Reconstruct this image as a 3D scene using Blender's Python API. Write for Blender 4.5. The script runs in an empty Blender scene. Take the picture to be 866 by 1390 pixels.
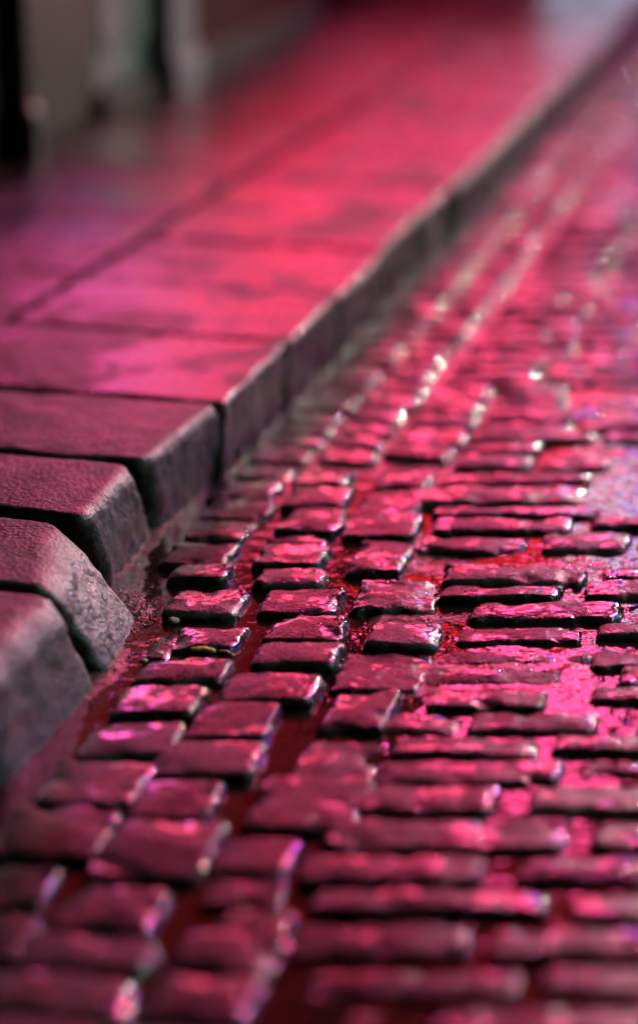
import bpy, math, random
from mathutils import Vector, noise
C = bpy.context.scene
COL = C.collection
R = math.radians

# ------------------------------------------------------------------ camera
CAM_H, PITCH, FPX = 1.2, R(19.3), 2810.0
cam_d = bpy.data.cameras.new('camera'); cam = bpy.data.objects.new('camera', cam_d); COL.objects.link(cam)
cam.location = (0, 0, CAM_H); cam.rotation_euler = (R(90) - PITCH, 0, 0)
cam_d.sensor_fit = 'VERTICAL'; cam_d.sensor_height = 36; cam_d.lens = 36 * FPX / 1390
cam_d.clip_start = 0.05; cam_d.clip_end = 500
cam_d.dof.use_dof = True; cam_d.dof.focus_distance = 3.17; cam_d.dof.aperture_fstop = 0.92
cam_d.dof.aperture_blades = 0
C.camera = cam
try:
    C.cycles.use_denoising = True
    C.cycles.sample_clamp_indirect = 6
    C.cycles.sample_clamp_direct = 0
    C.cycles.max_bounces = 5
    C.cycles.blur_glossy = 0.3
except Exception: pass

# ------------------------------------------------------------------ world: night sky
w = bpy.data.worlds.new('World'); C.world = w; w.use_nodes = True
nt = w.node_tree; bg = nt.nodes['Background']
sky = nt.nodes.new('ShaderNodeTexSky'); sky.sky_type = 'NISHITA'; sky.sun_disc = False
sky.sun_elevation = R(4); sky.sun_rotation = R(60)
nt.links.new(sky.outputs[0], bg.inputs[0]); bg.inputs[1].default_value = 0.0015
sd = bpy.data.lights.new('moon', 'SUN'); sd.energy = 0.02; sd.angle = R(0.5); sd.color = (.85, .92, 1)
so = bpy.data.objects.new('moon', sd); COL.objects.link(so)
so.rotation_euler = Vector((-.8, -.45, -.9)).to_track_quat('-Z', 'Y').to_euler()
C.view_settings.view_transform = 'Standard'; C.view_settings.look = 'None'
C.view_settings.exposure = -0.1; C.view_settings.gamma = 1

# ------------------------------------------------------------------ the lamps of the street, with a few added ones
def lamp(name, loc, size, target, col, L, shape='RECTANGLE', spread=180):
    """area lamp of radiance L"""
    d = bpy.data.lights.new(name, 'AREA'); d.shape = shape; d.size = size[0]; d.size_y = size[1]
    A = size[0] * size[1] * (1 if shape == 'RECTANGLE' else math.pi / 4)
    d.energy = L * A * math.pi; d.color = col; d.spread = R(spread)
    o = bpy.data.objects.new(name, d); COL.objects.link(o); o.location = loc
    o.rotation_euler = (Vector(target) - Vector(loc)).to_track_quat('-Z', 'Y').to_euler()
    return o
YE = 14.6      # front of the building that closes the lane
def sign(name, az0, az1, el0, el1, col, L, y=YE, spread=180):
    """lit sign, window or added panel on the end building, by the angles it spans in the wet road's mirror"""
    x0, x1 = y * math.tan(R(az0)), y * math.tan(R(az1))
    z0, z1 = y * math.tan(R(el0)) - CAM_H, y * math.tan(R(el1)) - CAM_H
    lamp(name, ((x0 + x1) / 2, y - .12, (z0 + z1) / 2), (x1 - x0, z1 - z0), ((x0 + x1) / 2 * .4, 1.5, 0), col, L, 'RECTANGLE', spread)
sign('pink_shop_window', -1, 9, 12.0, 16.0, (1, .075, .19), .46, spread=34)
sign('red_shop_front', -1, 10, 8.0, 11.3, (1, .02, .035), .5)
sign('added_pale_panel', 7.5, 9.5, 18, 21, (.9, .6, .85), 8.0)  # unseen pale panel added to whiten the crimson sett tops
sign('red_fascia', 1.2, 7.4, 17.5, 21, (1, .02, .03), 5.5)
sign('pink_upper_sign', 2.2, 9, 22.5, 26.5, (1, .065, .25), 30.0)
sign('dark_red_banner', 1, 15, 27.5, 32, (1, .02, .04), 2.4)
sign('magenta_window', 11, 15, 10, 13, (1, .05, .5), 17)
sign('violet_neon_window', 9.8, 12.5, 16.5, 21, (.45, .08, 1), 14)
sign('white_window', 6, 9.5, 5.3, 6.6, (.55, .75, 1), 5)
def face_lamp(name, s, t, z, size, col, L, aim=None, spread=180):
    """sign or added lamp hanging out from a wall, at s along the kerb and t across it, facing down the lane"""
    x, y = (s * .2433 + t * .97, s * .97 - t * .2433)
    lamp(name, (x, y, z), size, aim or (x * .2, 0, z * .7), col, L, 'RECTANGLE', spread)
def wall_lamp(name, s0, s1, z0, z1, col, L):
    """lit window in the wall beside the pavement"""
    s, t = (s0 + s1) / 2, -2.41
    x, y = (s * .2433 + t * .97, s * .97 - t * .2433)
    lamp(name, (x, y, (z0 + z1) / 2), (s1 - s0, z1 - z0), (x + .97, y - .2433, (z0 + z1) / 2), col, L)
wall_lamp('red_side_window', 7.9, 9.5, .75, 1.5, (1, .02, .04), 5)
wall_lamp('dark_red_wall_sign', 5.6, 9.7, 1.55, 4.2, (1, .01, .02), .7)
face_lamp('pink_hanging_board', 7.25, -2.05, 1.05, (.68, .7), (1, .07, .19), 6)
face_lamp('added_pink_lamp', 5.7, -2.1, .92, (.6, .4), (1, .08, .23), 12)  # unseen lamp added to bring pink onto the left pavement and near kerb
wall_lamp('purple_side_window', 6.1, 6.6, .75, 1.5, (.6, .05, .7), 8)
face_lamp('coral_sign', 8.4, 1.4, 3.5, (.4, .2), (1, .04, .05), 110, (.25, 2.7, 0), 46)
face_lamp('magenta_sign', 7.4, .9, 3.9, (.25, .2), (1, .06, .4), 125, (.25, 2.7, 0), 46)
face_lamp('violet_sign', 9.0, 2.2, 3.4, (.3, .2), (.42, .06, 1), 35, (.25, 2.7, 0), 46)
face_lamp('blue_sign', 7.5, 2.6, 2.6, (.2, .15), (.06, .12, 1), 100, (.25, 2.7, 0), 46)
face_lamp('cream_sign', 9.6, .9, 4.4, (.2, .2), (1, .85, .7), 40, (.25, 2.7, 0), 46)
lamp('street_lamp_white', (8.0, 14.2, 4.4), (.3, .3), (0, 3.5, 0), (.92, 1, .84), 100, 'DISK', 46)
lamp('added_glint_lamp', (4.7, 14.3, 2.7), (.22, .22), (.6, 4.5, 0), (.97, 1, .86), 340, 'DISK', 50)  # second white lamp added for glints on the setts, clear of kerb faces
lamp('street_lamp_near', (3.4, 2.9, 2.4), (.14, .14), (-.4, 2.8, 0), (.62, 1, .78), 260, 'DISK', 60)
lamp('amber_lamp', (5.6, 14.3, 3.6), (.2, .2), (0, 6, 0), (1, .5, .08), 450, 'DISK')

# ------------------------------------------------------------------ helpers
ROAD = R(14.08); SN, CS = math.sin(ROAD), math.cos(ROAD)
def at(px, py, z=0.0):
    """point of the photograph -> the place on the level plane z where it stands"""
    u = (px - 433) / FPX; v = (695 - py) / FPX
    d = (u, math.cos(PITCH) + v * math.sin(PITCH), -math.sin(PITCH) + v * math.cos(PITCH))
    t = (z - CAM_H) / d[2]
    return (d[0] * t, d[1] * t)
def st(s, t):      # road frame: s along the kerb, t across (right positive)
    return (s * SN + t * CS, s * CS - t * SN)
def to_st(x, y): return (x * SN + y * CS, x * CS - y * SN)
def project(x, y, z):
    dy = y * math.cos(PITCH) + (CAM_H - z) * math.sin(PITCH)
    dv = y * math.sin(PITCH) - (CAM_H - z) * math.cos(PITCH)
    return (433 + FPX * x / dy, 695 - FPX * dv / dy)

def tag(o, label=None, cat=None, group=None, kind=None):
    if label: o['label'] = label
    if cat: o['category'] = cat
    if group: o['group'] = group
    if kind: o['kind'] = kind
    return o
def empty(name, loc):
    o = bpy.data.objects.new(name, None); COL.objects.link(o); o.location = loc; return o
def link_mesh(name, verts, faces, mat, parent=None, origin=(0, 0, 0), smooth=True):
    m = bpy.data.meshes.new(name)
    ox, oy, oz = origin
    m.from_pydata([(v[0] - ox, v[1] - oy, v[2] - oz) for v in verts], [], faces)
    if smooth: m.polygons.foreach_set('use_smooth', [True] * len(m.polygons))
    m.materials.append(mat); m.update()
    o = bpy.data.objects.new(name, m); COL.objects.link(o); o.location = origin
    if parent:
        o.parent = parent
        o.location = Vector(origin) - parent.location
    return o

def ticks(n):
    """n+1 values over -1..1, closer together at the ends"""
    out = []
    for i in range(n + 1):
        a = -1 + 2 * i / n
        out.append(0.62 * a + 0.38 * math.sin(a * math.pi / 2) if 0 < i < n else a)
    return out

def stone_geo(top, bot, zt, zb, r, seed, cell, rough=.0030, wob=.0045, crown=.004, rp=None, tilt=(0, 0), bottom=False, chipk=.022, ysc=1.0):
    """weathered stone block. top/bot: four corners near-left, near-right, far-right, far-left"""
    lx = (math.dist(top[0], top[1]) + math.dist(top[3], top[2])) / 2
    ly = (math.dist(top[0], top[3]) + math.dist(top[1], top[2])) / 2
    lz = zt - zb
    hx, hy, hz = lx / 2, ly / 2, lz / 2
    r = min(r, hx * .9, hy * .9)
    rp = min(rp or r * 1.8, hx * .95, hy * .95)
    nx = max(4, round(lx / cell)); ny = max(4, round(ly / cell)); nz = max(3, round(min(lz, .2) / cell / 1.2))
    def rim_ticks(n, h, k_=1.0):
        e = min(.4, r / h / k_)
        m = max(2, n - 2)
        inner = [-1 + e + (2 - 2 * e) * i / m for i in range(m + 1)]
        return [-1, -1 + e * .42] + inner + [1 - e * .42, 1]
    tx, ty, tz = rim_ticks(nx, hx), rim_ticks(ny, hy, ysc), ticks(nz)
    nx, ny = len(tx) - 1, len(ty) - 1
    rnd = random.Random(seed); off = Vector((rnd.uniform(-90, 90), rnd.uniform(-90, 90), rnd.uniform(-90, 90)))
    index, verts, faces = {}, [], []
    def bil(q, a, b):
        a = (a + 1) / 2; b = (b + 1) / 2
        return [(q[0][k] * (1 - a) + q[1][k] * a) * (1 - b) + (q[3][k] * (1 - a) + q[2][k] * a) * b for k in (0, 1)]
    def vert(i, j, k):
        key = (i, j, k)
        if key in index: return index[key]
        a, b, c = tx[i] * hx, ty[j] * hy, tz[k] * hz
        # rounded corners in plan
        qa = max(-hx + rp, min(hx - rp, a)); qb = max(-hy + rp, min(hy - rp, b))
        da, db = a - qa, b - qb; L = math.hypot(da, db)
        if L > 1e-9:
            m = max(abs(da), abs(db)); f = m / L
            da, db = da * f, db * f
        a, b = qa + da, qb + db
        # rounded upper edge: distance in from the rim
        if L < 1e-9: rim = min(hx - abs(a), (hy - abs(b)) * ysc)
        else:
            hyp = max(1e-9, math.hypot(da, db)); rim = (rp - hyp) * (1 + (ysc - 1) * abs(db) / hyp)
        rim = max(0, rim)
        if k == nz:
            if rim < r: c -= r - math.sqrt(max(0, r * r - (r - rim) ** 2))
        else:
            # side vertices are spread over what is left under the rim
            c = -hz + (c + hz) * (lz - r) / lz
        u, v = a / hx, b / hy
        w_ = (c / hz + 1) / 2
        P, Q = bil(top, u, v), bil(bot, u, v)
        w2 = min(1, w_)
        x, y = Q[0] + (P[0] - Q[0]) * w2, Q[1] + (P[1] - Q[1]) * w2
        z = zb + lz * w_
        z += crown * (1 - u * u) * (1 - v * v) * w_ + (tilt[0] * u + tilt[1] * v) * w_
        p = Vector((x, y, z)) ; n = p + off
        edge = math.exp(-max(0, min(hx - abs(a), hy - abs(b))) / .014)
        lo = Vector((noise.noise(n * 11), noise.noise(n * 11 + Vector((7, 3, 1))), noise.noise(n * 14 + Vector((1, 9, 4)))))
        mi = Vector((noise.noise(n * 42), noise.noise(n * 42 + Vector((5, 3, 8))), noise.noise(n * 38 + Vector((2, 6, 4)))))
        hi = noise.noise(n * 120)
        chip = max(0, noise.noise(n * 24 + Vector((3, 3, 3))) - .12) * edge
        p.x += wob * 1.6 * lo.x + wob * .9 * mi.x * (.4 + edge) + rough * .4 * hi * edge
        p.y += wob * 1.2 * lo.y + wob * .8 * mi.y * (.4 + edge) + rough * .4 * hi * edge
        p.z += (rough * .8 * lo.z + rough * .5 * mi.z * (.35 + edge) + rough * .28 * hi * (.3 + edge) - chip * chipk) * w_
        index[key] = len(verts); verts.append(tuple(p)); return index[key]
    for i in range(nx):
        for j in range(ny):
            faces.append((vert(i, j, nz), vert(i + 1, j, nz), vert(i + 1, j + 1, nz), vert(i, j + 1, nz)))
            if bottom: faces.append((vert(i, j, 0), vert(i, j + 1, 0), vert(i + 1, j + 1, 0), vert(i + 1, j, 0)))
    for i in range(nx):
        for k in range(nz):
            faces.append((vert(i, 0, k), vert(i + 1, 0, k), vert(i + 1, 0, k + 1), vert(i, 0, k + 1)))
            faces.append((vert(i + 1, ny, k), vert(i, ny, k), vert(i, ny, k + 1), vert(i + 1, ny, k + 1)))
    for j in range(ny):
        for k in range(nz):
            faces.append((vert(0, j + 1, k), vert(0, j, k), vert(0, j, k + 1), vert(0, j + 1, k + 1)))
            faces.append((vert(nx, j, k), vert(nx, j + 1, k), vert(nx, j + 1, k + 1), vert(nx, j, k + 1)))
    return verts, faces

# ------------------------------------------------------------------ materials
class NM:
    def __init__(s, name):
        s.m = bpy.data.materials.new(name); s.m.use_nodes = True; s.t = s.m.node_tree
        s.b = s.t.nodes['Principled BSDF']; s.geo = s.t.nodes.new('ShaderNodeNewGeometry')
    def n(s, kind, **kw):
        x = s.t.nodes.new(kind)
        for k, v in kw.items(): setattr(x, k, v)
        return x
    def put(s, sock, v):
        if isinstance(v, bpy.types.NodeSocket): s.t.links.new(v, sock)
        else: sock.default_value = v
    def noise(s, scale, detail=3, rough=.55, dist=0, vec=None):
        x = s.n('ShaderNodeTexNoise'); s.put(x.inputs['Vector'], vec or s.geo.outputs['Position'])
        x.inputs['Scale'].default_value = scale; x.inputs['Detail'].default_value = detail
        x.inputs['Roughness'].default_value = rough; x.inputs['Distortion'].default_value = dist
        return x.outputs['Fac']
    def voro(s, scale, feature='F1'):
        x = s.n('ShaderNodeTexVoronoi', feature=feature); s.put(x.inputs['Vector'], s.geo.outputs['Position'])
        x.inputs['Scale'].default_value = scale; return x.outputs['Distance']
    def ramp(s, f, a, b, lo=0., hi=1.):
        x = s.n('ShaderNodeMapRange'); x.interpolation_type = 'SMOOTHSTEP'
        s.put(x.inputs[0], f)
        for i, v in ((1, a), (2, b), (3, lo), (4, hi)): s.put(x.inputs[i], v)
        return x.outputs[0]
    def math(s, op, a, b=0.):
        x = s.n('ShaderNodeMath', operation=op); s.put(x.inputs[0], a); s.put(x.inputs[1], b); return x.outputs[0]
    def mix(s, f, a, b):
        x = s.n('ShaderNodeMix', data_type='RGBA'); s.put(x.inputs[0], f)
        s.put(x.inputs[6], a if isinstance(a, bpy.types.NodeSocket) else (*a, 1))
        s.put(x.inputs[7], b if isinstance(b, bpy.types.NodeSocket) else (*b, 1)); return x.outputs[2]
    def bump(s, h, dist, strength=1., normal=None):
        x = s.n('ShaderNodeBump'); s.put(x.inputs['Height'], h); x.inputs['Distance'].default_value = dist
        x.inputs['Strength'].default_value = strength
        if normal: s.put(x.inputs['Normal'], normal)
        return x.outputs['Normal']
    def set(s, **kw):
        for k, v in kw.items():
            k = k.replace('_', ' ')
            if isinstance(v, tuple) and len(v) == 3: v = (*v, 1)
            s.put(s.b.inputs[k], v)
        return s.m

def cobble_material():
    k = NM('wet_sett')
    ob = k.n('ShaderNodeObjectInfo').outputs['Random']
    big = k.noise(13, 3, .6, .6); med = k.noise(60, 4, .65); fine = k.noise(300, 3, .7); crack = k.noise(26, 4, .6, 1.8)
    pits = k.voro(260)
    base = k.mix(k.ramp(med, .3, .7), (.005, .005, .005), (.014, .013, .013))
    base = k.mix(k.ramp(ob, .5, 1, 0., .8), base, (.028, .025, .026))
    wet = k.ramp(big, .50, .57)                       # pools and films of water on the stone
    rough = k.math('ADD', k.math('MULTIPLY', wet, -.20), k.math('ADD', k.ramp(fine, .25, .75, .11, .23), k.math('MULTIPLY', ob, .13)))
    n1 = k.bump(k.math('ADD', k.math('MULTIPLY', fine, .5), k.math('MULTIPLY', pits, .8)), .0009, .8)
    n2 = k.bump(k.math('ADD', med, k.math('MULTIPLY', k.noise(150, 3, .6), .45)), .0022, .6, n1)
    n3 = k.bump(crack, .0025, .35, n2)
    film = k.bump(k.math('ADD', k.noise(34, 2, .5), k.math('MULTIPLY', k.noise(120, 2, .5), .22)), .0026, .6)
    return k.set(Base_Color=base, Roughness=rough, Normal=n3, IOR=1.25, Coat_Weight=k.math('MAXIMUM', k.ramp(big, .49, .56, .03, 1.), k.ramp(k.geo.outputs['Pointiness'], .53, .60, 0., 1.)), Coat_Roughness=.035, Coat_IOR=1.38, Coat_Normal=film)
def glint_material(name, c0, c1, r0, r1, coarse, fine_s, d1, d2, ior=1.5):
    k = NM(name)
    big = k.noise(8, 3, .6); med = k.noise(coarse, 4, .65); fine = k.noise(fine_s, 3, .7); v = k.voro(fine_s * .55)
    base = k.mix(k.ramp(med, .3, .7), c0, c1)
    rough = k.ramp(k.math('ADD', k.math('MULTIPLY', big, .5), k.math('MULTIPLY', fine, .5)), .35, .65, r0, r1)
    n1 = k.bump(k.math('ADD', fine, v), d2, .8)
    n2 = k.bump(med, d1, .7, n1)
    return k.set(Base_Color=base, Roughness=rough, Normal=n2, IOR=ior)
M_sett = cobble_material()
M_kerb = glint_material('wet_granite_kerb', (.012, .015, .0135), (.038, .046, .041), .30, .62, 60, 230, .0030, .0018, 1.36)
def slab_material():
    k = NM('wet_paving_slab')
    big = k.noise(4.5, 5, .62, .5); st_ = k.noise(11, 4, .7); med = k.noise(40, 4, .65); fine = k.noise(230, 3, .7); pit = k.voro(120)
    base = k.mix(k.ramp(st_, .38, .62), (.008, .008, .008), (.024, .022, .021))
    rough = k.math('ADD', k.ramp(big, .42, .58, .12, .50), k.ramp(fine, .3, .7, -.02, .10))
    n1 = k.bump(k.math('ADD', fine, pit), .0012, .7)
    n2 = k.bump(k.math('ADD', med, k.math('MULTIPLY', st_, 1.5)), .005, .5, n1)
    return k.set(Base_Color=base, Roughness=rough, Normal=n2, IOR=1.5)
M_slab = slab_material()
M_grit = glint_material('wet_grit', (.035, .028, .024), (.10, .075, .06), .03, .12, 60, 200, .0030, .0010)
M_joint = glint_material('mortar', (.006, .006, .005), (.014, .014, .012), .8, .95, 60, 300, .003, .001, 1.15)
k = NM('puddle_water')
M_water = k.set(Base_Color=(.012, .006, .005), Roughness=.03, IOR=1.36, Normal=k.bump(k.noise(30, 3, .5), .0032, .6))
def plain(name, c0, c1, rough, scale=6, dist=.003, spec=.5):
    k = NM(name); f = k.noise(scale, 5, .6)
    return k.set(Base_Color=k.mix(k.ramp(f, .3, .7), c0, c1), Roughness=rough, Normal=k.bump(k.noise(scale * 12, 3, .6), dist, .6))
M_teal = plain('teal_paint', (.24, .40, .40), (.30, .46, .45), .45)
M_pale = plain('pale_painted_stone', (.34, .37, .42), (.42, .45, .5), .5)
M_black = plain('black_paint', (.008, .008, .008), (.015, .015, .015), .35)
M_stonewall = plain('grey_ashlar', (.028, .032, .026), (.05, .055, .045), .7, 4, .01)
M_dark = plain('dark_render', (.03, .028, .028), (.06, .055, .05), .7, 3, .01)
M_yellow = plain('yellow_straw', (.35, .33, .03), (.5, .42, .05), .35, 90)
M_pebble = plain('pebble', (.25, .22, .16), (.38, .33, .22), .3, 90)
def brick_material():
    k = NM('red_brick'); b = k.n('ShaderNodeTexBrick')
    mp = k.n('ShaderNodeMapping'); mp.inputs['Rotation'].default_value = (R(90), 0, 0)
    tc = k.n('ShaderNodeTexCoord'); k.put(mp.inputs[0], tc.outputs['Object']); k.put(b.inputs['Vector'], mp.outputs[0])
    b.inputs['Color1'].default_value = (.14, .02, .016, 1); b.inputs['Color2'].default_value = (.19, .03, .02, 1)
    b.inputs['Mortar'].default_value = (.07, .05, .045, 1); b.inputs['Scale'].default_value = 1
    b.inputs['Mortar Size'].default_value = .006; b.inputs['Brick Width'].default_value = .225; b.inputs['Row Height'].default_value = .075
    return k.set(Base_Color=b.outputs['Color'], Roughness=.8, Specular_IOR_Level=.12, Normal=k.bump(b.outputs['Fac'], .004, -.6))
M_brick = brick_material()

# ------------------------------------------------------------------ ground, road bed, water
def box_mesh(x0, x1, y0, y1, z0, z1):
    v = [(x, y, z) for z in (z0, z1) for y in (y0, y1) for x in (x0, x1)]
    f = [(0, 2, 3, 1), (4, 5, 7, 6), (0, 1, 5, 4), (2, 6, 7, 3), (0, 4, 6, 2), (1, 3, 7, 5)]
    return v, f
g = link_mesh('ground', [(-120, -60, -.06), (120, -60, -.06), (120, 240, -.06), (-120, 240, -.06)], [(0, 1, 2, 3)], M_joint)
tag(g, kind='structure')

LINES = {'KF': [(1., -.99), (2.2, -.93), (2.6, -.91), (2.8, -.93), (2.95, -1.03), (14, -1.03)],
  # t of the joints between the narrow courses of setts, at stations s
    'AB': [(1.0, -.82), (1.83, -.82), (2.2, -.792), (2.67, -.805), (2.88, -.837), (3.07, -.885), (3.33, -.915), (3.6, -.918), (4.7, -.90), (14, -.90)],
    'BC': [(1.0, -.64), (1.88, -.635), (2.3, -.655), (2.55, -.64), (2.89, -.67), (3.1, -.735), (3.35, -.785), (3.8, -.80), (5.3, -.785), (14, -.78)],
    'CD': [(1.0, -.51), (1.9, -.51), (2.2, -.535), (2.65, -.51), (2.86, -.53), (3.1, -.60), (3.35, -.645), (3.8, -.66), (14, -.65)]}
def line(k, s):
    L = LINES[k]
    if s <= L[0][0]: return L[0][1]
    for (a, x), (b, y) in zip(L, L[1:]):
        if s <= b: return x + (y - x) * (s - a) / (b - a)
    return L[-1][1]
WATER = -.0090
def water_level(x, y):     # the film of water thickens over the hollow middle of the lane
    t = to_st(x, y)[1]; u = max(0, min(1, (t + .62) / .20))
    return WATER + .0050 * u * u * (3 - 2 * u)
def bed_height(x, y):
    s, t = to_st(x, y); p = Vector((x, y, 0))
    h = -.0085 + .0050 * noise.noise(p * 5.5 + Vector((3.1, 1.7, 0))) + .0022 * noise.noise(p * 23) + .0014 * noise.noise(p * 90) + .0009 * noise.noise(p * 190)
    for kk, wd, dp in (('AB', .035, .013), ('BC', .03, .010), ('KF', .035, .010)):
        if s < 3.5:
            d = abs(t - line(kk, s)); h -= dp * math.exp(-(d / wd) ** 2)
    if t > -.62: h += -.0015 + .0035 * noise.noise(p * 11 + Vector((9, 2, 0)))
    # grit heaped at the foot of the kerb by the jutting stone, and between the setts on the right
    fx, fy = at(195, 815); h += .010 * math.exp(-(((x - fx) / .05) ** 2 + ((y - fy) / .09) ** 2))
    for (gx, gy, rx, ry, a) in ((570, 835, .11, .03, .009), (720, 765, .16, .03, .006), (520, 905, .1, .03, .006), (690, 905, .12, .03, .004)):
        fx, fy = at(gx, gy); h += a * math.exp(-(((x - fx) / rx) ** 2 + ((y - fy) / ry) ** 2))
    return h
def sheet(name, xs, ys, zf, mat):
    v = [(x + (y - 3) * math.tan(ROAD), y, zf(x + (y - 3) * math.tan(ROAD), y)) for y in ys for x in xs]
    n = len(xs)
    f = [(j * n + i, j * n + i + 1, (j + 1) * n + i + 1, (j + 1) * n + i) for j in range(len(ys) - 1) for i in range(n - 1)]
    return link_mesh(name, v, f, mat)
def steps(parts):
    out = [parts[0][0]]
    for a, b, d in parts:
        n = max(1, round((b - a) / d)); out += [a + (b - a) * (i + 1) / n for i in range(n)]
    return out
bed = sheet('road_bed', steps([(-.50, .75, .0055), (.75, 2.4, .03)]), steps([(.6, 2.2, .016), (2.2, 3.9, .0055), (3.9, 6, .02), (6, 16, .1)]), bed_height, M_grit)
tag(bed, kind='structure')
wv = []
wat = sheet('puddle_water', steps([(-.55, .9, .04), (.9, 2.4, .25)]), steps([(.6, 6, .1), (6, 16, .5)]), water_level, M_water)
tag(wat, kind='structure')

# ------------------------------------------------------------------ cobblestones
def quad_px(xl, xr, yt, yb):
    ym = (yt + yb) / 2
    l, r_ = at(xl, ym), at(xr, ym); yn, yf = at(400, yb)[1], at(400, yt)[1]
    T = math.tan(ROAD); c = l[1]
    return [(l[0] + (yn - c) * T, yn), (r_[0] + (yn - c) * T, yn), (r_[0] + (yf - c) * T, yf), (l[0] + (yf - c) * T, yf)]
def grow(q, d):
    cx = sum(p[0] for p in q) / 4; cy = sum(p[1] for p in q) / 4
    return [(p[0] + math.copysign(d, p[0] - cx), p[1] + math.copysign(d, p[1] - cy)) for p in q]
GROUP = 'cobblestones of the wet lane'
BEADS = []
def bead_spots(v, n, rnd, lo, hi, keep=lambda p: True):
    c = [p for p in v if keep(p)]
    for _ in range(n if c else 0):
        p = rnd.choice(c); BEADS.append((p[0] + rnd.uniform(-.002, .002), p[1] + rnd.uniform(-.002, .002), p[2], rnd.uniform(lo, hi)))
count = [0]
def cobble(q, zt, label, cell=.006, seed=0, group=GROUP, r=None, **kw):
    rnd = random.Random(seed * 7 + 3)
    cx = sum(p[0] for p in q) / 4; cy = sum(p[1] for p in q) / 4
    v, f = stone_geo(grow(q, .0042), grow(q, .008), zt, -.05, r or rnd.uniform(.005, .009), seed, cell, tilt=(rnd.uniform(-.002, .002), rnd.uniform(-.0025, .0015)), crown=rnd.uniform(.0, .004), **kw)
    if cy < 4.6:
        xr = max(p[0] for p in v); xl = min(p[0] for p in v)
        bead_spots(v, 26, rnd, .0008, .0021, lambda p: p[2] > -.008 and p[0] > xr - .016 - .03 * noise.noise(Vector(p) * 40))
        bead_spots(v, 8, rnd, .0006, .0014, lambda p: p[2] > -.004)
    o = link_mesh('cobblestone', v, f, M_sett, origin=(cx, cy, -.05))
    tag(o, label, 'cobblestone', group); count[0] += 1
    return o
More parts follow.
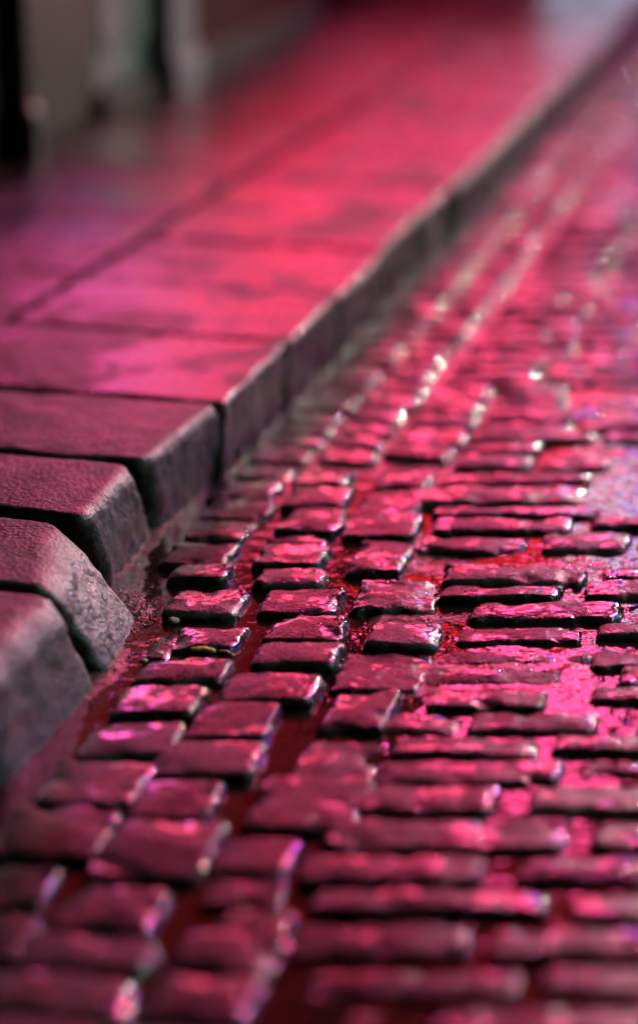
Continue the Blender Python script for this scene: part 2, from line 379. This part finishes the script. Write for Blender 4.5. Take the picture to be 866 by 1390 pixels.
# (left, right, top, bottom in the photograph, height, label)
K1, K2, K3 = 'first row out from the kerb', 'second row out from the kerb', 'third row out from the kerb'
HAND = [
 # first narrow course, from far to near
 (291, 375, 653, 677, .002, 'pink lit cobble against the straight kerb, beyond the one with the ring of spots'),
 (284, 364, 682, 705, .003, 'cobble beside the kerb with a glowing ring of pink wet spots on top'),
 (258, 337, 709, 734, .003, 'grey cobble beside the foot of the straight kerb with a bright white right corner'),
 (230, 314, 741, 768, .004, 'damp grey cobble with a pink rim touching the lowest corner of the third kerbstone'),
 (238, 308, 773, 790, .008, 'thin raised cobble with a thick black front edge, above the broad pale grey one'),
 (235, 326, 803, 838, .006, 'broad pale grey cobble with crumbly glittering right edge, opposite the jutting kerb nose'),
 (240, 328, 849, 879, -.001, 'flat grey cobble with a pointed white tip, lying behind the yellow straw'),
 (202, 236, 852, 892, -.007, 'small sunken grey stone squeezed between jutting kerb nose and the cobble by the straw'),
 (196, 304, 896, 925, .002, 'cobble with streaky bright pink grooves on top in front of the yellow straw'),
 (165, 268, 931, 973, .004, 'mauve cobble with a pink and violet glittering right rim, in front of the grooved one'),
 (118, 238, 983, 1028, .004, 'blurred mauve cobble beside the shining wet foot of the nearest kerbstone'),
 (66, 196, 1039, 1095, .005, 'large blurred grey cobble at the lower left with violet dots along its right side'),
 (4, 142, 1103, 1165, .005, 'large blurred grey cobble touching the left frame edge, with pale and violet dots'),
 (-60, 66, 1182, 1236, .003, 'dark blurred cobble cut by the left frame edge with a single pale pink dot'),
 (-60, 38, 1250, 1305, .003, 'dark blurred cobble at the left frame edge ending in a violet glow'),
 # second narrow course
 (402, 472, 640, 658, .002, 'small blurred pink cobble at the far end of the water channel, second row out'),
 (395, 470, 662, 689, .003, 'smooth pink cobble in the second row just beyond the dark red water channel'),
 (388, 460, 693, 722, .004, 'violet tinted smooth cobble at the far tip of the dark red water channel'),
 (360, 440, 728, 738, -.004, 'narrow sunken sliver of cobble with a pink gleam on its far side, second row'),
 (353, 440, 740, 768, .004, 'pinkish cobble right of the channel with white crumbs at its right end'),
 (357, 437, 776, 797, .007, 'short oval raised cobble right of the dark red channel'),
 (360, 454, 804, 834, .005, 'pink cobble with a dark pitted left corner and white right edge beside the channel'),
 (370, 464, 840, 872, .004, 'evenly pink cobble opposite the white pointed tip, with a broken white right edge'),
 (351, 457, 879, 908, .009, 'raised pale pink cobble with tall black front, near end of the widest channel water'),
 (309, 427, 921, 957, .007, 'rounded mauve cobble with a whitish worn right end and white beads below it'),
 (270, 367, 961, 1003, .006, 'mauve cobble with a whitish right corner left of the lower channel'),
 (220, 347, 1013, 1053, .006, 'dark grey blurred cobble with a white and a pink light dot at its right end'),
 (184, 293, 1066, 1112, .004, 'blurred cobble with a broad bright pink streak across its right end'),
 (143, 287, 1122, 1194, .006, 'big dark grey blurred cobble with a creamy corner and string of coral dots'),
 (88, 216, 1209, 1266, .005, 'dark blurred cobble at the bottom left with coral and orange rings on its right'),
 # third narrow course
 (516, 582, 641, 662, .003, 'greyish blurred cobble with a pale blue grey right corner, third row out'),
 (493, 572, 668, 699, .001, 'wet rose cobble glowing all over, just behind the smooth mauve one'),
 (474, 563, 702, 729, .004, 'smooth mauve cobble with a white line down its right side'),
 (481, 553, 738, 779, .005, 'nearly square dark pink speckled cobble in front of the smooth mauve one'),
 (488, 590, 789, 829, .001, 'broken rugged cobble with a hollow shadowed front and white crumbs on the right'),
 (506, 594, 848, 878, .004, 'neat rectangular pink grey cobble in sharp focus with a white crumbled right edge'),
 (457, 571, 887, 935, -.003, 'gritty red cobble all covered in wet sand, below the neat sharp rectangular one'),
 (449, 527, 941, 992, .003, 'mauve cobble with a slanting violet white streak on its right edge'),
 (408, 510, 1004, 1054, -.005, 'sunken cobble under red and coral blurred lights beside the lower channel'),
 (348, 492, 1061, 1128, .004, 'large blurred cobble with a broad glowing pink diagonal band'),
 (298, 397, 1141, 1186, .001, 'blurred dull rose cobble with a small violet glow on the right, lower middle'),
 (284, 378, 1195, 1229, .001, 'blurred cobble carrying a bright magenta oval glow'),
 (296, 388, 1240, 1294, .001, 'blurred cobble with overlapping violet and coral rings near the bottom'),
 # long setts across the lane
 (600, 800, 640, 657, .001, 'blurred long sett with a rose top, behind the long grey one right of centre'),
 (573, 790, 663, 684, .004, 'long greyish sett with blue grey right end, just beyond the tight pink pair'),
 (590, 812, 689, 702, .003, 'narrow far one of the pair of long pink setts lying tightly together'),
 (590, 774, 706, 722, .004, 'near one of the pair of long pink setts lying tightly together'),
 (806, 905, 704, 718, .004, 'sett cut by the right frame edge, level with the tight pink pair'),
 (574, 709, 731, 749, .001, 'low pink sett with a violet puddle at its right end, before the tight pair'),
 (738, 850, 728, 747, .004, 'sett with a pale gleam and water shining at its right end'),
 (605, 735, 757, 771, -.006, 'sunken rough sett half covered by glittering grit and water'),
 (748, 880, 757, 771, -.006, 'sunken sett under violet and white glitter near the right edge'),
 (603, 791, 777, 794, .007, 'long flat pink sett with a crisp black front and a glittering right end'),
 (823, 925, 775, 789, .005, 'dark pink sett cut by the right edge, behind the one with a red glittering corner'),
 (600, 757, 800, 815, .006, 'straight narrow sett with black front, second of the crisp pair in focus'),
 (797, 905, 793, 812, .005, 'sett with a red glittering left corner, cut by the right frame edge'),
 (640, 838, 823, 845, .006, 'wide hexagonal ended sett in sharp focus, largest of the sharp long ones'),
 (623, 787, 853, 872, .000, 'low sett with a small blue oval puddle in its hollow top'),
 (817, 915, 850, 866, .004, 'pale pink sett right of the one with the blue puddle'),
 (598, 800, 883, 899, -.004, 'low wet mauve sett washed with pink water, in front of the blue puddle sett'),
 (806, 920, 884, 908, .004, 'dark sett with a frosty blue grey top by the right frame edge'),
 (580, 755, 908, 926, -.004, 'low wet sett with a cream band, left of the black hollow'),
 (842, 940, 906, 930, .004, 'blurred pink sett right of the black hollow in the paving'),
 (583, 737, 939, 962, .003, 'mauve sett below the cream banded one, with white sparkles behind it'),
 (805, 920, 935, 952, .003, 'dull mauve sett at the right edge in front of the black hollow'),
 (640, 802, 971, 993, .002, 'blurred sett with a slanting creamy white right end'),
 (520, 622, 968, 993, -.003, 'sunken sett glowing coral red, left of the creamy ended sett'),
 (537, 730, 1003, 1027, .002, 'blurred dull pink sett under the row of orange sparks'),
 (752, 905, 1001, 1022, .003, 'blurred brownish sett to the right of the round coral light'),
 (517, 757, 1035, 1062, .003, 'blurred brown pink sett with a yellowish white spot at its right end'),
 (790, 920, 1033, 1052, -.002, 'blurred sett under scattered magenta dots at the right frame edge'),
 (478, 672, 1070, 1104, .004, 'blurred dark mauve sett with a magenta glow at its right end'),
 (724, 905, 1072, 1104, .005, 'blurred dark sett with a deep black shadow in front, right side'),
 (448, 766, 1117, 1154, .004, 'very long blurred sett with a grey white spot on its right end'),
 (808, 930, 1124, 1156, .004, 'blurred rose sett at the right edge, beyond the black shadow'),
 (413, 652, 1168, 1201, .005, 'blurred brown sett with one round white spot at its right end, lower middle'),
 (703, 900, 1171, 1200, .004, 'blurred mauve sett in front of the magenta glow, lower right'),
 (430, 742, 1214, 1243, .006, 'long blurred rose sett with a soft grey right end near the bottom'),
 (778, 920, 1220, 1246, .001, 'blurred sett under a golden spot at the lower right'),
 (400, 632, 1262, 1300, .004, 'blurred dark sett carrying an elongated coral light near the bottom'),
 (668, 905, 1266, 1304, .004, 'blurred dull sett at the bottom right, below the violet lights'),
]
for i, (xl, xr, yt, yb, z, lab) in enumerate(HAND):
    ym = (yt + yb) / 2
    cell = .0038 if 650 < ym < 960 else .006
    kw = {}
    if 'rugged' in lab: kw = dict(rough=.010, wob=.007)
    if 'sunken' in lab or 'gritty' in lab: kw = dict(rough=.0055, wob=.006)
    cobble(quad_px(xl, xr, yt, yb), z + .001, lab, cell, seed=i + 11, **kw)

# ---- the rest of the paving, laid course by course
random.seed(5)
REST = []
def st_quad(s0, s1, t0, t1):     # courses lie a little askew to the kerb
    k_ = .10
    def P(s, t): return st(s - (t + 1) * -k_, t)
    j = lambda: random.uniform(-.004, .004)
    sb = random.choice((-.016, -.004, 0, .003)) if s0 > 4.2 else 0
    t1a, t1b = t1 + sb + random.uniform(-.012, .004), t1 + sb + random.uniform(-.012, .004)
    return [st(s0 + j() + k_ * (t0 + .8), t0 + j()), st(s0 + j() + k_ * (t1 + .8), t1a), st(s1 + j() + k_ * (t1 + .8), t1b), st(s1 + j() + k_ * (t0 + .8), t0 + j())]
KERB_T = -1.05
def course(name, a, b, s0, s1, lo, hi):
    s = s0; pos = 0
    while s < s1:
        d = random.uniform(lo, hi); m = s + d / 2
        t0 = a(m) + .006; t1 = b(m) - (.001 if name == 'third' else .008)
        REST.append((st_quad(s, s + d - (.009 if s < 4.2 else random.uniform(.010, .026)), t0, t1), random.uniform(0, .006), name, (s0 > 2, pos, 0))); s += d; pos += 1
for (s0, s1) in ((1.05, 1.82), (3.50, 14.0)):
    course('first', lambda s: KERB_T + .01 if s > 2.9 else -1.1, lambda s: line('AB', s), s0 + (.0 if s0 < 2 else .0), s1, .075, .105)
for (s0, s1) in ((1.05, 1.84), (3.62, 14.0)):
    course('second', lambda s: line('AB', s), lambda s: line('BC', s), s0, s1, .08, .11)
for (s0, s1) in ((1.05, 1.86), (3.66, 14.0)):
    course('third', lambda s: line('BC', s), lambda s: line('CD', s), s0, min(s1, 4.15), .08, .115)
def d_row(y0, y1, xstart, tmax, row=(None, 0)):
    x = xstart; pos = 0
    while True:
        L = random.uniform(.15, .27)
        q = [(x, y0), (x + L - .014, y0), (x + L - .014 + (y1 - y0) * .25, y1), (x + (y1 - y0) * .25, y1)]
        q = [(p[0] + random.uniform(-.006, .006), p[1] + random.uniform(-.004, .004)) for p in q]
        if to_st(x, y0)[1] > tmax: break
        sunk = random.random() < .18
        REST.append((q, -.006 if sunk else random.uniform(-.001, .006), 'long', (row[0], row[1], pos))); x += L; pos += 1
def cd_x(y):   # x of the edge where the long setts begin
    s = y * CS + .1
    for _ in range(4):
        t = line('CD', s); x, yy = st(s, t); s += (y - yy)
    return st(s, line('CD' if s < 4.12 else 'BC', s))[0] + (0 if s < 4.12 else .003)
y = at(400, 640)[1] + .012; ri = 0
while y < 13.6:
    d = random.uniform(.072, .098)
    d_row(y, y + d - .011, cd_x(y) + random.uniform(.004, .012), .25 if y < 7 else -.3, (True, ri)); y += d; ri += 1
y = 1.94; ri = 0
while y > 1.05:
    d = random.uniform(.07, .085)
    d_row(y - d + .014, y, cd_x(y) + .015, .5, (False, ri)); y -= d; ri += 1
# continuation of the hand-laid courses past the right frame edge
rows = sorted({(round(h[2]), round(h[3])) for h in HAND if h[1] >= 845})
for yt, yb in rows:
    xr = max(h[1] for h in HAND if h[2] == yt)
    q = quad_px(xr, xr + 10, yt, yb)
    d_row(q[0][1], q[3][1], q[0][0] + .02, .5, (None, yt))

def shown(q):
    P = [project(p[0], p[1], 0) for p in q]
    w_ = min(866, max(p[0] for p in P)) - max(0, min(p[0] for p in P))
    h_ = min(1390, max(p[1] for p in P)) - max(0, min(p[1] for p in P))
    return w_ * h_ if w_ > 0 and h_ > 0 else 0
REST = [(shown(q), q, z, n, m) for q, z, n, m in REST]
REST.sort(key=lambda e: -e[0])
n_ind = 298 - len(HAND)
ORD = 'first second third fourth fifth sixth seventh eighth ninth tenth eleventh twelfth thirteenth fourteenth fifteenth sixteenth seventeenth eighteenth nineteenth twentieth'.split()
NAMES = {'first': 'kerbside row', 'second': 'second row from the kerb', 'third': 'third row from the kerb', 'long': 'broad middle of the lane'}
fv, ff = [], []
for i, (area, q, z, n, meta) in enumerate(REST):
    cx = sum(p[0] for p in q) / 4; cy = sum(p[1] for p in q) / 4
    if i < n_ind and area > 0:
        P = project(cx, cy, 0)
        far, a_, b_ = meta
        if n != 'long':
            row_ = {'first': 'kerbside row', 'second': 'second row from the kerb', 'third': 'third row from the kerb'}[n]
            if not far: lab = f'{ORD[16 - a_ if a_ < 16 else 0]} blurred cobble of the {row_}, counted from the bottom edge'; 
            elif P[1] > 400 and a_ < len(ORD): lab = f'{ORD[a_]} cobble up the {row_} beyond the sharp ones'
            else: lab = f'small strongly blurred cobble far up the {row_}'
        else:
            if far is None: lab = f'sett touching the right frame edge, beside the course {ORD[min(19, max(0, int((1310 - a_) // 34)))]} from the bottom'
            elif not far: lab = f'{ORD[b_]} sett from the gutter in the very blurred bottom course' if a_ == 0 else f'{ORD[b_]} sett from the gutter, {ORD[a_]} course below the bottom one'
            elif P[1] > 400 and a_ < len(ORD): lab = f'{ORD[b_]} sett from the narrow rows, in the {ORD[a_]} course up beyond the sharp ones'
            else: lab = 'strongly blurred long sett far up the middle of the lane'
        cobble(q, z, lab, .0075 if P[1] > 400 else .011, seed=i + 500, group='cobbles up the lane, ' + NAMES[n] if far else 'cobbles nearest the camera, ' + NAMES[n], r=.011, rp=.028)
    else:
        v, f = stone_geo(q, grow(q, .003), z, -.04, .011, i + 900, .018)
        b0 = len(fv); fv += v; ff += [tuple(b0 + j for j in t) for t in f]
o = link_mesh('far_cobbles', fv, ff, M_sett)
tag(o, 'countless small cobbles paving the far blurred end of the lane', 'cobbles', kind='stuff')

# ------------------------------------------------------------------ kerbstones and paving slabs
TOP = .14
def px_quad(pts, z): return [at(*p, z) for p in pts]
def slab_obj(name, top, bot, zt, zb, label, cat, group, mat, r, cell, seed, **kw):
    cx = sum(p[0] for p in bot) / 4; cy = sum(p[1] for p in bot) / 4
    v, f = stone_geo(top, bot, zt, zb, r, seed, cell, **kw)
    if False:
        n = {2: 520, 3: 620, 4: 420, 40: 200}[seed]
        bead_spots(v, n, random.Random(seed), .0006, .0019, lambda p: p[2] > .115 and noise.noise(Vector(p) * 14 + Vector((seed, 0, 0))) > -.15 and p[0] > -.75)
    o = link_mesh(name, v, f, mat, origin=(cx, cy, zb)); tag(o, label, cat, group); return o
KG = 'kerbstones along the lane'
# top corners: near-left, near-right (edge), far-right (edge), far-left
def kerb_block(top_r, bot_r, edge, label, r, cell, seed, left=-1.76, group=KG, **kw):
    """top_r / bot_r: near and far corner of the lane side; edge: heights at which the two joints meet x = 0 in the photograph"""
    tn, tf = at(*top_r[0], TOP), at(*top_r[1], TOP); bn, bf_ = at(*bot_r[0], -.02), at(*bot_r[1], -.02)
    L = []
    for c_, yy in ((tn, edge[0]), (tf, edge[1])):
        s0, t0 = to_st(*c_); s1, t1 = to_st(*at(0, yy, TOP))
        k_ = (s1 - s0) / (t1 - t0) if abs(t1 - t0) > .02 else -.05
        L.append(st(s0 + max(-.16, min(.02, k_)) * (left - t0), left))
    slab_obj('kerbstone', [L[0], tn, tf, L[1]], [L[0], bn, bf_, L[1]], TOP, -.05, label, 'kerbstone', group, M_kerb, r, cell, seed, **kw)
kerb_block([(-110, 1150), (-26, 930)], [(-90, 1390), (-6, 1106)], (1100, 930), 'kerbstone cut off by the left frame edge, nearer than the sloping grey green one', .036, .012, 9, group='kerbstones outside the view', rough=.0025, wob=.0035, chipk=.004, ysc=2.6, rp=.036)
kerb_block([(-20, 918), (84, 805)], [(0, 1092), (158, 930)], (930, 797), 'nearest kerbstone, big smooth grey green block with sloping side, at the left edge', .034, .008, 1, rough=.0025, wob=.0035, chipk=.004, ysc=2.6, rp=.036)
kerb_block([(68, 797), (86, 711)], [(165, 922), (216, 846)], (792, 699), 'kerbstone that juts out into the lane with a pointed nose and purple glittering top', .030, .007, 2, rough=.003, wob=.0035, chipk=.004, ysc=2.6, rp=.03)
kerb_block([(118, 703), (182, 630)], [(158, 796), (220, 727)], (688, 614), 'kerbstone with pink beads of water on its dark top and a rounded front corner', .020, .007, 3, rough=.0035, wob=.0035, chipk=.004, ysc=2.6, rp=.028)
kerb_block([(198, 624), (300, 548)], [(224, 724), (308, 638)], (610, 529), 'kerbstone with a chipped sparkling right edge, fourth block from the camera', .017, .008, 4, rough=.004, wob=.004, chipk=.006, ysc=2.2)
js = [3.475, 3.93, 4.36, 4.83, 5.28, 5.72, 6.19, 6.64, 7.1, 7.6, 8.2, 8.7, 9.3, 9.9, 10.5, 11.1, 11.7, 12.4, 13.1, 13.9]
rnd = random.Random(3)
KL = {0: 'wide pink lit kerbstone behind the chipped one, its joint notched dark at the edge',
      1: 'rose kerbstone whose long back joint starts at the left frame edge',
      2: 'coral kerbstone lying between the two clearest dark cross joints',
      3: 'bright pink kerbstone just past the second clear cross joint',
      4: 'pale glowing pink kerbstone with a lilac edge where the blur thickens'}
for i in range(len(js) - 1):
    a, b = js[i] + .006, js[i + 1] - .006
    kk = -.045
    def P(s, t): return st(s + kk * (t + 1.05) * 1.0 * -1, t)
    back = -1.655 if i > 0 else -1.76
    e = rnd.uniform(-.008, .008)
    q = [st(a + .02, back), st(a, -1.048 + e), st(b, -1.048 + e), st(b + .02, back)]
    qb = [st(a + .02, back), st(a, -1.052 + e), st(b, -1.052 + e), st(b + .02, back)]
    lab = KL.get(i, f'blurred red lit kerbstone, {ORD[i + 3]} block counted up the kerb from the frame bottom' if i < 14 else 'last strongly blurred kerbstones at the top of the picture')
    slab_obj('kerbstone', q, qb, TOP + rnd.uniform(-.003, .003), -.05, lab, 'kerbstone', KG if i in KL else 'blurred kerbstones far up the lane', M_slab, .006, .012 if i < 5 else .022, 40 + i, rough=.003, wob=.004, crown=.002)
# back slabs between the joint and the wall
bs = [1.5, 2.2, 3.0, 3.93, 4.45, 5.12, 5.86, 6.75, 7.5, 8.4, 9.3, 10.2, 11.1, 12.0, 13.0, 14.0]
BL = {3: 'dull paving slab at the left frame edge behind the back joint', 4: 'olive brown paving slab at the left, unlit',
      5: 'paving slab with a purple sheen at the left frame edge', 6: 'grey paving slab before the black post',
      7: 'bright red lit paving slab in front of the pale pilaster', 8: 'dim red paving slab at the foot of the pale pilaster'}
for i in range(len(bs) - 1):
    a, b = bs[i] + .007, bs[i + 1] - .007
    back = -2.435; fr = -1.670 if a > 3.8 else -1.775
    q = [st(a + .03, back), st(a, fr), st(b, fr), st(b + .03, back)]
    slab_obj('paving_slab', q, q, TOP - .008 + rnd.uniform(-.002, .001), -.04, BL.get(i, 'blurred red lit paving slab far up beside the brick wall' if i > 8 else 'plain paving slab out beyond the left frame edge'), 'paving slab',
             'paving slabs between kerbstones and wall' if i in BL else ('blurred far paving slabs' if i > 8 else 'near paving slabs left of the view'), M_slab, .003, .02, 80 + i, rough=.003, wob=.003, crown=.001)
# bed under the pavement: dark joints
pv = [(*st(.6, -3.2), TOP - .0125), (*st(.6, -1.62), TOP - .0125), (*st(14.5, -1.62), TOP - .0125), (*st(14.5, -3.2), TOP - .0125)]
pb = [(p[0], p[1], -.05) for p in pv]
o = link_mesh('pavement_bed', pv + pb, [(0, 1, 2, 3), (0, 4, 5, 1), (1, 5, 6, 2), (2, 6, 7, 3), (3, 7, 4, 0)], M_joint, smooth=False)
tag(o, kind='structure')
jv, jf = [], []
for i in range(240):       # dark mortar packed into the long joint
    s_ = 3.96 + i * .042
    for t_, dz in ((-1.690, 0), (-1.672, .0022), (-1.6535, .0015)):
        x_, y_ = st(s_, t_ + .002 * noise.noise(Vector((s_ * 20, t_, 0)))); jv.append((x_, y_, TOP - .0068 + dz + .0012 * noise.noise(Vector((s_ * 30, t_ * 40, 0)))))
for i in range(239):
    for j in range(2): a = i * 3 + j; jf.append((a, a + 1, a + 4, a + 3))
o = link_mesh('pavement_mortar', jv, jf, M_joint); tag(o, kind='structure')

# ------------------------------------------------------------------ the building on the left
def st_box(name, s0, s1, t0, t1, z0, z1, mat, parent=None, bevel=.0):
    v = []
    for z in (z0, z1):
        for (s, t) in ((s0, t0), (s0, t1), (s1, t1), (s1, t0)): v.append((s - s0, -(t - t0), z))
    f = [(0, 1, 2, 3)[::-1], (4, 5, 6, 7), (0, 1, 5, 4), (1, 2, 6, 5), (2, 3, 7, 6), (3, 0, 4, 7)]
    m = bpy.data.meshes.new(name); m.from_pydata(v, [], f); m.materials.append(mat); m.update()
    o = bpy.data.objects.new(name, m); COL.objects.link(o)
    x, y = st(s0, t0); o.location = (x, y, 0); o.rotation_euler = (0, 0, math.pi / 2 - ROAD)
    if bevel:
        b = o.modifiers.new('bevel', 'BEVEL'); b.width = bevel; b.segments = 2
    if parent:
        o.parent = parent; o.location = Vector((x, y, 0)) - parent.location
    return o
x, y = st(8, -2.44)
B = empty('town_building', (x, y, 0))
tag(B, 'building along the pavement with red brick wall, teal panelled door and pale pilaster', 'building')
st_box('wall', 7.68, 9.75, -3.0, -2.44, .0, 5.5, M_brick, B)
st_box('side_wall', 2.0, 6.72, -3.0, -2.47, .0, 5.5, M_stonewall, B)
st_box('pilaster', 7.36, 7.65, -2.62, -2.40, .26, 3.2, M_pale, B, .012)
st_box('plinth', 7.34, 7.67, -2.63, -2.375, .0, .26, M_pale, B, .012)
st_box('plinth', 7.69, 9.75, -2.5, -2.425, .0, .24, M_dark, B, .01)
dr = st_box('door', 6.75, 7.345, -2.53, -2.475, .22, 2.4, M_teal, B)
for z0, z1 in ((.34, 1.0), (1.12, 2.2)):
    for s0, s1 in ((6.80, 7.01), (7.08, 7.29)):
        p_ = st_box('panel', s0, s1, -2.48, -2.462, z0, z1, M_teal, B, .008)
        mw = p_.location.copy(); p_.parent = dr
        dv = mw - dr.location; ca = math.cos(-(math.pi / 2 - ROAD)); sa = math.sin(-(math.pi / 2 - ROAD))
        p_.location = (dv.x * ca - dv.y * sa, dv.x * sa + dv.y * ca, dv.z); p_.rotation_euler = (0, 0, 0)
st_box('door_step', 6.73, 7.335, -2.60, -2.43, .0, .21, M_dark, B, .01)
st_box('lintel', 6.73, 7.67, -3.0, -2.45, 3.2, 5.5, M_stonewall, B)
# black post
def lathe(name, prof, n, mat, parent):
    v, f = [], []
    for (r_, z) in prof:
        for i in range(n): a = 2 * math.pi * i / n; v.append((r_ * math.cos(a), r_ * math.sin(a), z))
    for j in range(len(prof) - 1):
        for i in range(n): f.append((j * n + i, j * n + (i + 1) % n, (j + 1) * n + (i + 1) % n, (j + 1) * n + i))
    v.append((0, 0, prof[-1][1])); c = len(v) - 1
    for i in range(n): f.append(((len(prof) - 1) * n + i, (len(prof) - 1) * n + (i + 1) % n, c))
    m = bpy.data.meshes.new(name); m.from_pydata(v, [], f); m.polygons.foreach_set('use_smooth', [True] * len(f)); m.materials.append(mat)
    o = bpy.data.objects.new(name, m); COL.objects.link(o); o.parent = parent; return o
x, y = at(22, 205, TOP)
PO = empty('iron_post', (x, y, TOP)); tag(PO, 'thick black iron post standing on the pavement at the upper left corner', 'post')
lathe('base', [(.085, -.01), (.085, .10), (.078, .13), (.068, .15)], 28, M_black, PO)
lathe('shaft', [(.062, .14), (.058, 1.2), (.052, 2.6)], 28, M_black, PO)
lathe('collar', [(.0625, .58), (.072, .60), (.072, .64), (.0625, .66)], 28, M_black, PO)

# ------------------------------------------------------------------ the building that closes the lane, carrying the lit signs
E_ = empty('end_building', (0, YE, 0)); tag(E_, 'dark rendered building closing the far end of the lane, carrying lit signs', 'building')
v, f = box_mesh(-9, 9, 0, 6, 0, 8.5)
o = link_mesh('wall', v, f, M_dark, E_, smooth=False); o.location = (0, 0, 0)
v, f = box_mesh(-9.2, 9.2, -.2, 6.2, 8.5, 8.8)
o = link_mesh('cornice', v, f, M_dark, E_, smooth=False); o.location = (0, 0, 0)

# ------------------------------------------------------------------ drops of water and wet grains
rnd = random.Random(77)
for _ in range(1500):      # wet grains of grit lying in the joints
    x = rnd.uniform(-.32, .55); y = rnd.uniform(2.35, 3.7)
    h = bed_height(x, y)
    if h > water_level(x, y) - .002: BEADS.append((x, y, h, rnd.uniform(.0008, .0022)))
for _ in range(700):
    fx, fy = at(rnd.gauss(197, 22), rnd.gauss(822, 28)); h = bed_height(fx, fy)
    BEADS.append((fx, fy, max(h, WATER - .001), rnd.uniform(.0008, .0022)))
bv, bf = [], []
RING = [(math.cos(a), math.sin(a)) for a in [2 * math.pi * i / 8 for i in range(8)]]
for (x, y, z, r_) in BEADS:
    b0 = len(bv); sx = r_ * rnd.uniform(.9, 1.5); sy = r_ * rnd.uniform(.9, 1.4)
    for cz, cr in ((-.25, 1.0), (.25, .96), (.62, .70), (.85, .38)):
        for c_, s_ in RING: bv.append((x + c_ * sx * cr, y + s_ * sy * cr, z + cz * r_))
    bv.append((x, y, z + .95 * r_))
    for j in range(3):
        for i in range(8): bf.append((b0 + j * 8 + i, b0 + j * 8 + (i + 1) % 8, b0 + (j + 1) * 8 + (i + 1) % 8, b0 + (j + 1) * 8 + i))
    for i in range(8): bf.append((b0 + 24 + i, b0 + 24 + (i + 1) % 8, b0 + 32))
k = NM('water_drop')
M_drop = k.set(Base_Color=(.01, .008, .008), Roughness=.10, IOR=1.55)
o = link_mesh('water_droplets', bv, bf, M_drop)
tag(o, 'countless glittering droplets and wet grains on the cobbles, joints and kerb tops', 'water droplets', kind='stuff')

# ------------------------------------------------------------------ small litter
def tube_between(name, a, b, r_, mat, label, cat, bend=.002):
    a, b = Vector(a), Vector(b); d = (b - a); L = d.length; d.normalize()
    up = Vector((0, 0, 1)); sd_ = d.cross(up).normalized(); up = sd_.cross(d)
    v, f, n, m = [], [], 10, 12
    for j in range(m + 1):
        u = j / m; c = a + d * L * u + up * bend * math.sin(u * math.pi) + sd_ * .0008 * math.sin(u * 9)
        rr = r_ * (.8 + .2 * math.sin(u * math.pi)) * (1 + .1 * math.sin(u * 23))
        if j in (0, m): rr *= .6
        for i in range(n): t = 2 * math.pi * i / n; v.append(tuple(c + sd_ * rr * math.cos(t) + up * rr * math.sin(t)))
    for j in range(m):
        for i in range(n): f.append((j * n + i, j * n + (i + 1) % n, (j + 1) * n + (i + 1) % n, (j + 1) * n + i))
    f.append(tuple(range(n))[::-1]); f.append(tuple(m * n + i for i in range(n)))
    o = link_mesh(name, v, f, mat, origin=tuple(a)); tag(o, label, cat)
a = at(258, 880); b = at(293, 881)
tube_between('straw', (a[0], a[1], -.002), (b[0], b[1], -.003), .0038, M_yellow, 'short yellow straw stub lying in front of the pointed flat cobble', 'straw')
a = at(297, 880); b = at(318, 884)
tube_between('twig', (a[0], a[1], -.004), (b[0], b[1], -.006), .002, M_pebble, 'short pale twig just right of the yellow straw', 'twig')
for (px, py, r_, sd_, lab) in ((236, 840, .0072, 1, 'tan oval pebble by the left corner of the broad pale cobble'),
                               (217, 884, .005, 2, 'small dark pebble on the sunken slab by the kerb nose'),
                               (196, 893, .004, 3, 'tiny pale pebble at the foot of the jutting kerb nose')):
    x, y = at(px, py); v, f = [], []
    zc = max(bed_height(x, y), WATER, -.006) + r_ * .5
    for j in range(9):
        ph = math.pi * j / 8
        for i in range(12):
            th = 2 * math.pi * i / 12; p = Vector((math.sin(ph) * math.cos(th), math.sin(ph) * math.sin(th), math.cos(ph)))
            k_ = 1 + .2 * noise.noise(p * 1.7 + Vector((sd_ * 9, 0, 0)))
            v.append((x + p.x * r_ * 1.35 * k_, y + p.y * r_ * k_, zc + p.z * r_ * .75 * k_))
    for j in range(8):
        for i in range(12): f.append((j * 12 + i, (j + 1) * 12 + i, (j + 1) * 12 + (i + 1) % 12, j * 12 + (i + 1) % 12))
    o = link_mesh('pebble', v, f, M_pebble, origin=(x, y, zc - r_ * .7)); tag(o, lab, 'pebble', 'pebbles in the gutter')
print('cobbles', count[0], 'rest', len(REST), 'verts', len(fv))
